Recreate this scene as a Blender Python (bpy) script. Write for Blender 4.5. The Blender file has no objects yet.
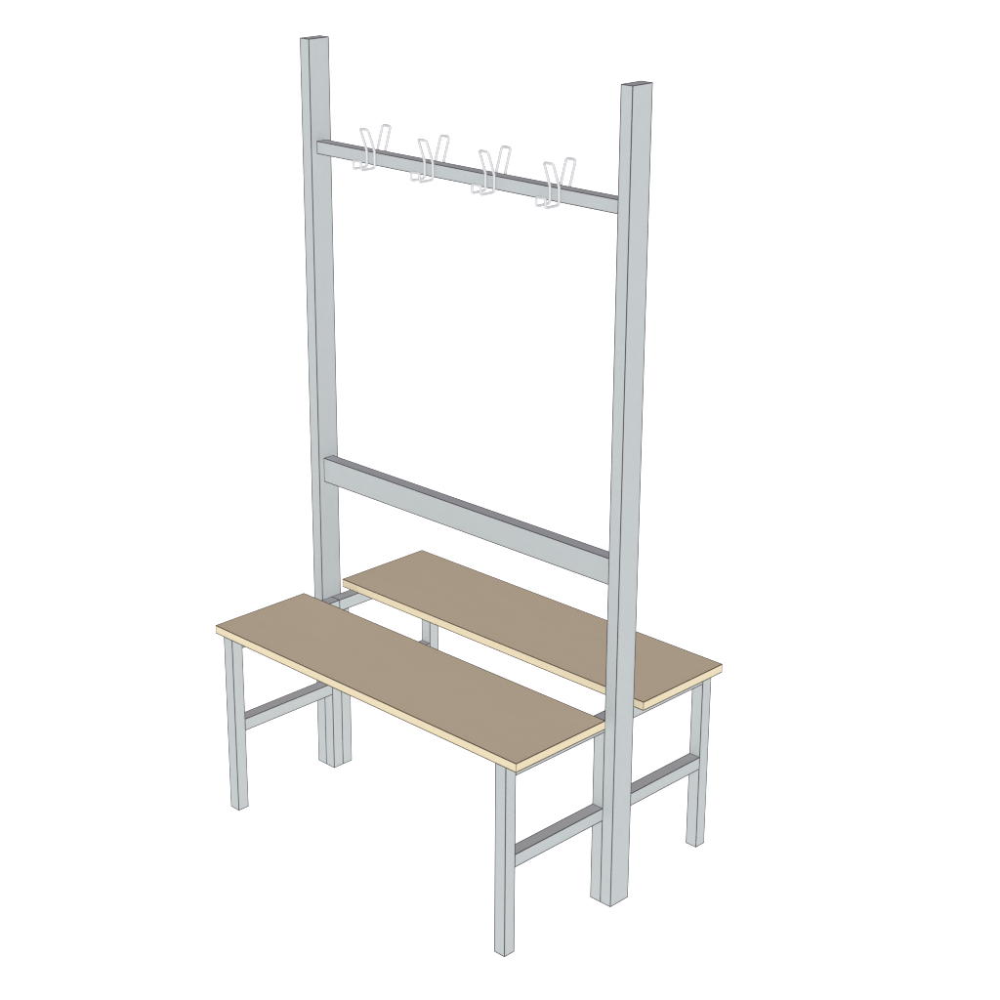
import bpy, bmesh, math
from mathutils import Vector, Matrix

scene = bpy.context.scene
col = scene.collection

# ------------------------------------------------------------------ materials
def material(name, rgb, rough=0.5, spec=0.25, var=0.02, scale=60.0, stretch=(1, 1, 1), bump=0.0):
    """Procedural paint / laminate: base colour with a faint mottling."""
    m = bpy.data.materials.new(name)
    m.use_nodes = True
    nt = m.node_tree
    b = nt.nodes['Principled BSDF']
    b.inputs['Roughness'].default_value = rough
    b.inputs['Specular IOR Level'].default_value = spec
    tc = nt.nodes.new('ShaderNodeTexCoord')
    mp = nt.nodes.new('ShaderNodeMapping')
    mp.inputs['Scale'].default_value = stretch
    nz = nt.nodes.new('ShaderNodeTexNoise')
    nz.inputs['Scale'].default_value = scale
    nz.inputs['Detail'].default_value = 4
    rp = nt.nodes.new('ShaderNodeValToRGB')
    rp.color_ramp.elements[0].position = 0.3
    rp.color_ramp.elements[1].position = 0.7
    rp.color_ramp.elements[0].color = tuple(c * (1 - var) for c in rgb) + (1,)
    rp.color_ramp.elements[1].color = tuple(min(1, c * (1 + var)) for c in rgb) + (1,)
    L = nt.links.new
    L(tc.outputs['Object'], mp.inputs['Vector'])
    L(mp.outputs['Vector'], nz.inputs['Vector'])
    L(nz.outputs['Fac'], rp.inputs['Fac'])
    L(rp.outputs['Color'], b.inputs['Base Color'])
    return m

STEEL = material('grey_powder_coat', (0.2265, 0.2445, 0.2465), 0.6, 0.08, 0.012, 40)
STEEL_EDGE = material('steel_edge_line', (0.042, 0.034, 0.040), 0.8, 0.05, 0.02)
BOARD = material('beige_board', (0.350, 0.304, 0.208), 0.6, 0.08, 0.012, 9, (1, 6, 6))
BOARD_EDGE = material('board_edge_line', (0.040, 0.028, 0.020), 0.8, 0.05, 0.02)
BOARD_CORNER = material('board_corner_line', (0.18, 0.135, 0.085), 0.8, 0.05, 0.02)
WIRE = material('white_coated_wire', (0.265, 0.268, 0.275), 0.45, 0.1, 0.01)

def white_floor():
    m = bpy.data.materials.new('self_lit_white_floor')
    m.use_nodes = True
    nt = m.node_tree
    b = nt.nodes['Principled BSDF']
    nz = nt.nodes.new('ShaderNodeTexNoise')
    nz.inputs['Scale'].default_value = 2.0
    rp = nt.nodes.new('ShaderNodeValToRGB')
    rp.color_ramp.elements[0].color = (0.30, 0.30, 0.30, 1)
    rp.color_ramp.elements[1].color = (0.34, 0.34, 0.34, 1)
    nt.links.new(nz.outputs['Fac'], rp.inputs['Fac'])
    nt.links.new(rp.outputs['Color'], b.inputs['Base Color'])
    b.inputs['Roughness'].default_value = 0.9
    b.inputs['Specular IOR Level'].default_value = 0.0
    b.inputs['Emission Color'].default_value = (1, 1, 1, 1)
    b.inputs['Emission Strength'].default_value = 1.02  # glow added to a plain floor: stays pure white, hides contact shadows
    return m

# ------------------------------------------------------------------ mesh code
def add_box(bm, lo, hi, mat=0):
    vs = [bm.verts.new((x, y, z)) for x in (lo[0], hi[0]) for y in (lo[1], hi[1]) for z in (lo[2], hi[2])]
    for q in ((0, 1, 3, 2), (4, 6, 7, 5), (0, 4, 5, 1), (2, 3, 7, 6), (0, 2, 6, 4), (1, 5, 7, 3)):
        f = bm.faces.new([vs[i] for i in q])
        f.material_index = mat

INSET = 0.00015      # keeps neighbouring tubes from sharing a plane

def profile(name, lo, hi, parent, mats, line=0.00085, vertical_mat=1, skip=()):
    """Square tube or board with its own edge bead along all twelve arrises."""
    c = Vector([(a + b) / 2 for a, b in zip(lo, hi)])
    h = [(b - a) / 2 - INSET for a, b in zip(lo, hi)]
    bm = bmesh.new()
    add_box(bm, [-v for v in h], h, 0)
    for ax in range(3):
        o1, o2 = [i for i in range(3) if i != ax]
        for s1 in (-1, 1):
            for s2 in (-1, 1):
                l = [0, 0, 0]; u = [0, 0, 0]
                l[ax], u[ax] = -h[ax] - line * .9, h[ax] + line * .9
                for o, s in ((o1, s1), (o2, s2)):
                    l[o], u[o] = s * h[o] - line, s * h[o] + line
                k = 0.985 if ax == 0 else (1.0 if ax == 1 else 0.97)   # beads never share a plane at the corners
                for o, s in ((o1, s1), (o2, s2)):
                    l[o], u[o] = s * h[o] - line * k, s * h[o] + line * k
                add_box(bm, l, u, vertical_mat if ax == 2 else 1)
    bmesh.ops.recalc_face_normals(bm, faces=bm.faces)
    me = bpy.data.meshes.new(name)
    bm.to_mesh(me); bm.free()
    for m in mats: me.materials.append(m)
    o = bpy.data.objects.new(name, me)
    col.objects.link(o)
    o.parent = parent
    o.location = c - (parent_origin(parent))
    return o

def parent_origin(p):
    v = Vector((0, 0, 0))
    while p is not None:
        v += Vector(p.location); p = p.parent
    return v

def rounded_loop(pts, r, n=6):
    """closed polyline with its corners filleted"""
    out = []
    N = len(pts)
    for i in range(N):
        p, a, b = Vector(pts[i]), Vector(pts[i - 1]), Vector(pts[(i + 1) % N])
        ri = r[i]
        da, db = (a - p).normalized(), (b - p).normalized()
        ang = da.angle(db)
        t = ri / math.tan(ang / 2)
        t = min(t, (a - p).length * .45, (b - p).length * .45)
        p0, p2 = p + da * t, p + db * t
        for k in range(n + 1):
            s = k / n
            out.append(p0 * (1 - s) ** 2 + p * 2 * s * (1 - s) + p2 * s ** 2)
    return out

def add_wire(bm, path, rad, sides=14):
    """closed tube along a path (parallel-transported frame)"""
    N = len(path)
    T = [(path[(i + 1) % N] - path[i - 1]).normalized() for i in range(N)]
    n = T[0].orthogonal().normalized()
    frames = []
    for i in range(N):
        n = (n - T[i] * n.dot(T[i])).normalized()
        frames.append((n.copy(), T[i].cross(n)))
    # remove the twist left when the loop closes
    n_end = (n - T[0] * n.dot(T[0])).normalized()
    a0, b0 = frames[0]
    tw = math.atan2(n_end.dot(b0), n_end.dot(a0))
    rings = []
    for i, (a, b) in enumerate(frames):
        ph = -tw * i / N
        rings.append([bm.verts.new(path[i] + (a * math.cos(ph + 2 * math.pi * k / sides) + b * math.sin(ph + 2 * math.pi * k / sides)) * rad)
                      for k in range(sides)])
    for i in range(N):
        A, B = rings[i], rings[(i + 1) % N]
        for k in range(sides):
            f = bm.faces.new((A[k], A[(k + 1) % sides], B[(k + 1) % sides], B[k]))
            f.smooth = True

# ------------------------------------------------------------------ setting
bm = bmesh.new()
R = 150
vs = [bm.verts.new((x * R, y * R, 0)) for x, y in ((-1, -1), (1, -1), (1, 1), (-1, 1))]
bm.faces.new(vs)
me = bpy.data.meshes.new('floor'); bm.to_mesh(me); bm.free()
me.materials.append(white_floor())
floor = bpy.data.objects.new('floor', me)
floor.location = (0, 0, -0.004)
floor['kind'] = 'structure'
col.objects.link(floor)

# ------------------------------------------------------------------ the bench
bench = bpy.data.objects.new('cloakroom_bench', None)
bench.empty_display_size = 0.2
col.objects.link(bench)
bench['label'] = 'double-sided grey steel cloakroom bench with two beige board seats and white wire coat hooks'
bench['category'] = 'bench'

W = 0.030                    # square tube
XI, XO = 0.470, 0.500        # inner and outer face of the uprights
ZF, ZS = 0.4593, 0.4793      # frame top, seat top
YL = 0.3443                  # outer face of the outer legs
H = 1.8495
S = [STEEL, STEEL_EDGE]
B = [BOARD, BOARD_EDGE, BOARD_CORNER]

for sx in (-1, 1):
    def X(a, b): return (min(sx * a, sx * b), max(sx * a, sx * b))
    x0, x1 = X(XI, XO)
    profile('upright', (x0, -W, 0), (x1, W, H), bench, S)
    l0, l1 = X(XI - W, XI)
    for sy in (-1, 1):
        def Y(a, b): return (min(sy * a, sy * b), max(sy * a, sy * b))
        y0, y1 = Y(YL - W, YL)
        profile('leg', (l0, y0, 0), (l1, y1, ZF), bench, S)
        y0, y1 = Y(0, W)
        profile('leg', (l0, y0, 0), (l1, y1, ZF - W), bench, S)
        y0, y1 = Y(0, YL - W)
        profile('seat_support', (l0, y0, ZF - W), (l1, y1, ZF), bench, S)
        y0, y1 = Y(W, YL - W)
        profile('stretcher', (l0, y0, 0.2088), (l1, y1, 0.2393), bench, S)

for sy in (-1, 1):
    y0, y1 = sorted((sy * 0.0648, sy * 0.3450))
    profile('seat', (-0.5, y0, ZF), (0.5, y1, ZS), bench, B, vertical_mat=2)

profile('backrest_rail', (-XI, -0.0143, 0.7722), (XI, 0.0156, 0.8324), bench, S)
ZH0, ZH1 = 1.5845, 1.6132
rail = profile('coat_rail', (-XI, -0.0125, ZH0), (XI, 0.0155, ZH1), bench, S)

# wire hooks: each is a closed loop of bent wire on the front and one on the back of the rail
WR = 0.0031
def make_hook():
    bm = bmesh.new()
    hs = 0.0130
    for sy in (-1, 1):
        yw = -0.0125 - WR if sy < 0 else 0.0155 + WR
        zc = 1.5787 if sy < 0 else 1.5810
        yf, up = (-0.0568, 0.0200) if sy < 0 else (0.0470, 0.0140)
        prof = [(yw, 1.6165), (yw, zc), (yf, zc), (yf, zc + up)]
        top = (sy * 0.0348, 1.6675)
        side = [top] + prof
        pts = [(-hs, y, z) for y, z in side] + [(hs, y, z) for y, z in reversed(side)]
        rr = [.007, .012, .007, .006, .006]
        path = rounded_loop([(x, y - ORG.y, z - ORG.z) for x, y, z in pts], rr + rr[::-1])
        add_wire(bm, path, WR)
    bmesh.ops.recalc_face_normals(bm, faces=bm.faces)
    me = bpy.data.meshes.new('coat_hook'); bm.to_mesh(me); bm.free()
    me.materials.append(WIRE)
    o = bpy.data.objects.new('coat_hook', me)
    col.objects.link(o)
    o.parent = rail
    return o
ORG = Vector((0, 0.0015, (ZH0 + ZH1) / 2))
hook = make_hook()
for i, x in enumerate((-0.2820, -0.0928, 0.0952, 0.2828)):
    o = hook if i == 0 else hook.copy()
    if i:
        col.objects.link(o)
        o.parent = rail
    o.location = (x, 0, 0)

# ------------------------------------------------------------------ light
world = bpy.data.worlds.new('World')
scene.world = world
world.use_nodes = True
bg = world.node_tree.nodes['Background']
bg.inputs['Color'].default_value = (1.0, 0.98, 1.0, 1)
bg.inputs['Strength'].default_value = 0.12        # dim, even studio

def studio_lamp(name, az, el, strength, rgb):
    l = bpy.data.lights.new(name, 'SUN')
    l.energy = strength
    l.color = rgb
    l.angle = math.radians(20)
    l.use_shadow = False            # the picture is lit flat, with no cast shadows
    o = bpy.data.objects.new(name, l)
    col.objects.link(o)
    az, el = math.radians(az), math.radians(el)
    d = Vector((math.cos(el) * math.cos(az), math.cos(el) * math.sin(az), math.sin(el)))
    o.rotation_euler = d.to_track_quat('Z', 'Y').to_euler()
    o.location = d * 6 + Vector((0, 0, 1))
    return o
studio_lamp('key_lamp', -45.5, 6, 7.5, (1, 1, 1))
studio_lamp('top_lamp', 90, 88, 2.45, (0.935, 0.845, 0.945))

# ------------------------------------------------------------------ camera
cam = bpy.data.cameras.new('camera')
co = bpy.data.objects.new('camera', cam)
col.objects.link(co)
yaw, pitch = 0.78565, 0.3347
s, c = math.sin(yaw), math.cos(yaw)
sp, cp = math.sin(pitch), math.cos(pitch)
F = Vector((-s * cp, c * cp, -sp)); Rv = Vector((c, s, 0)); U = Rv.cross(F)
co.matrix_world = Matrix(((Rv.x, U.x, -F.x, 3.08658), (Rv.y, U.y, -F.y, -3.08594), (Rv.z, U.z, -F.z, 2.46642), (0, 0, 0, 1)))
cam.sensor_width = 36
cam.lens = 36 * 2.02295
cam.shift_x = 0.5 - 0.46321
cam.shift_y = 0.45674 - 0.5
cam.clip_start = 0.05
cam.clip_end = 1000
scene.camera = co

scene.view_settings.view_transform = 'Standard'
scene.view_settings.look = 'None'
scene.view_settings.exposure = 0
scene.view_settings.gamma = 1
scene.cycles.max_bounces = 6
scene.cycles.filter_width = 1.2
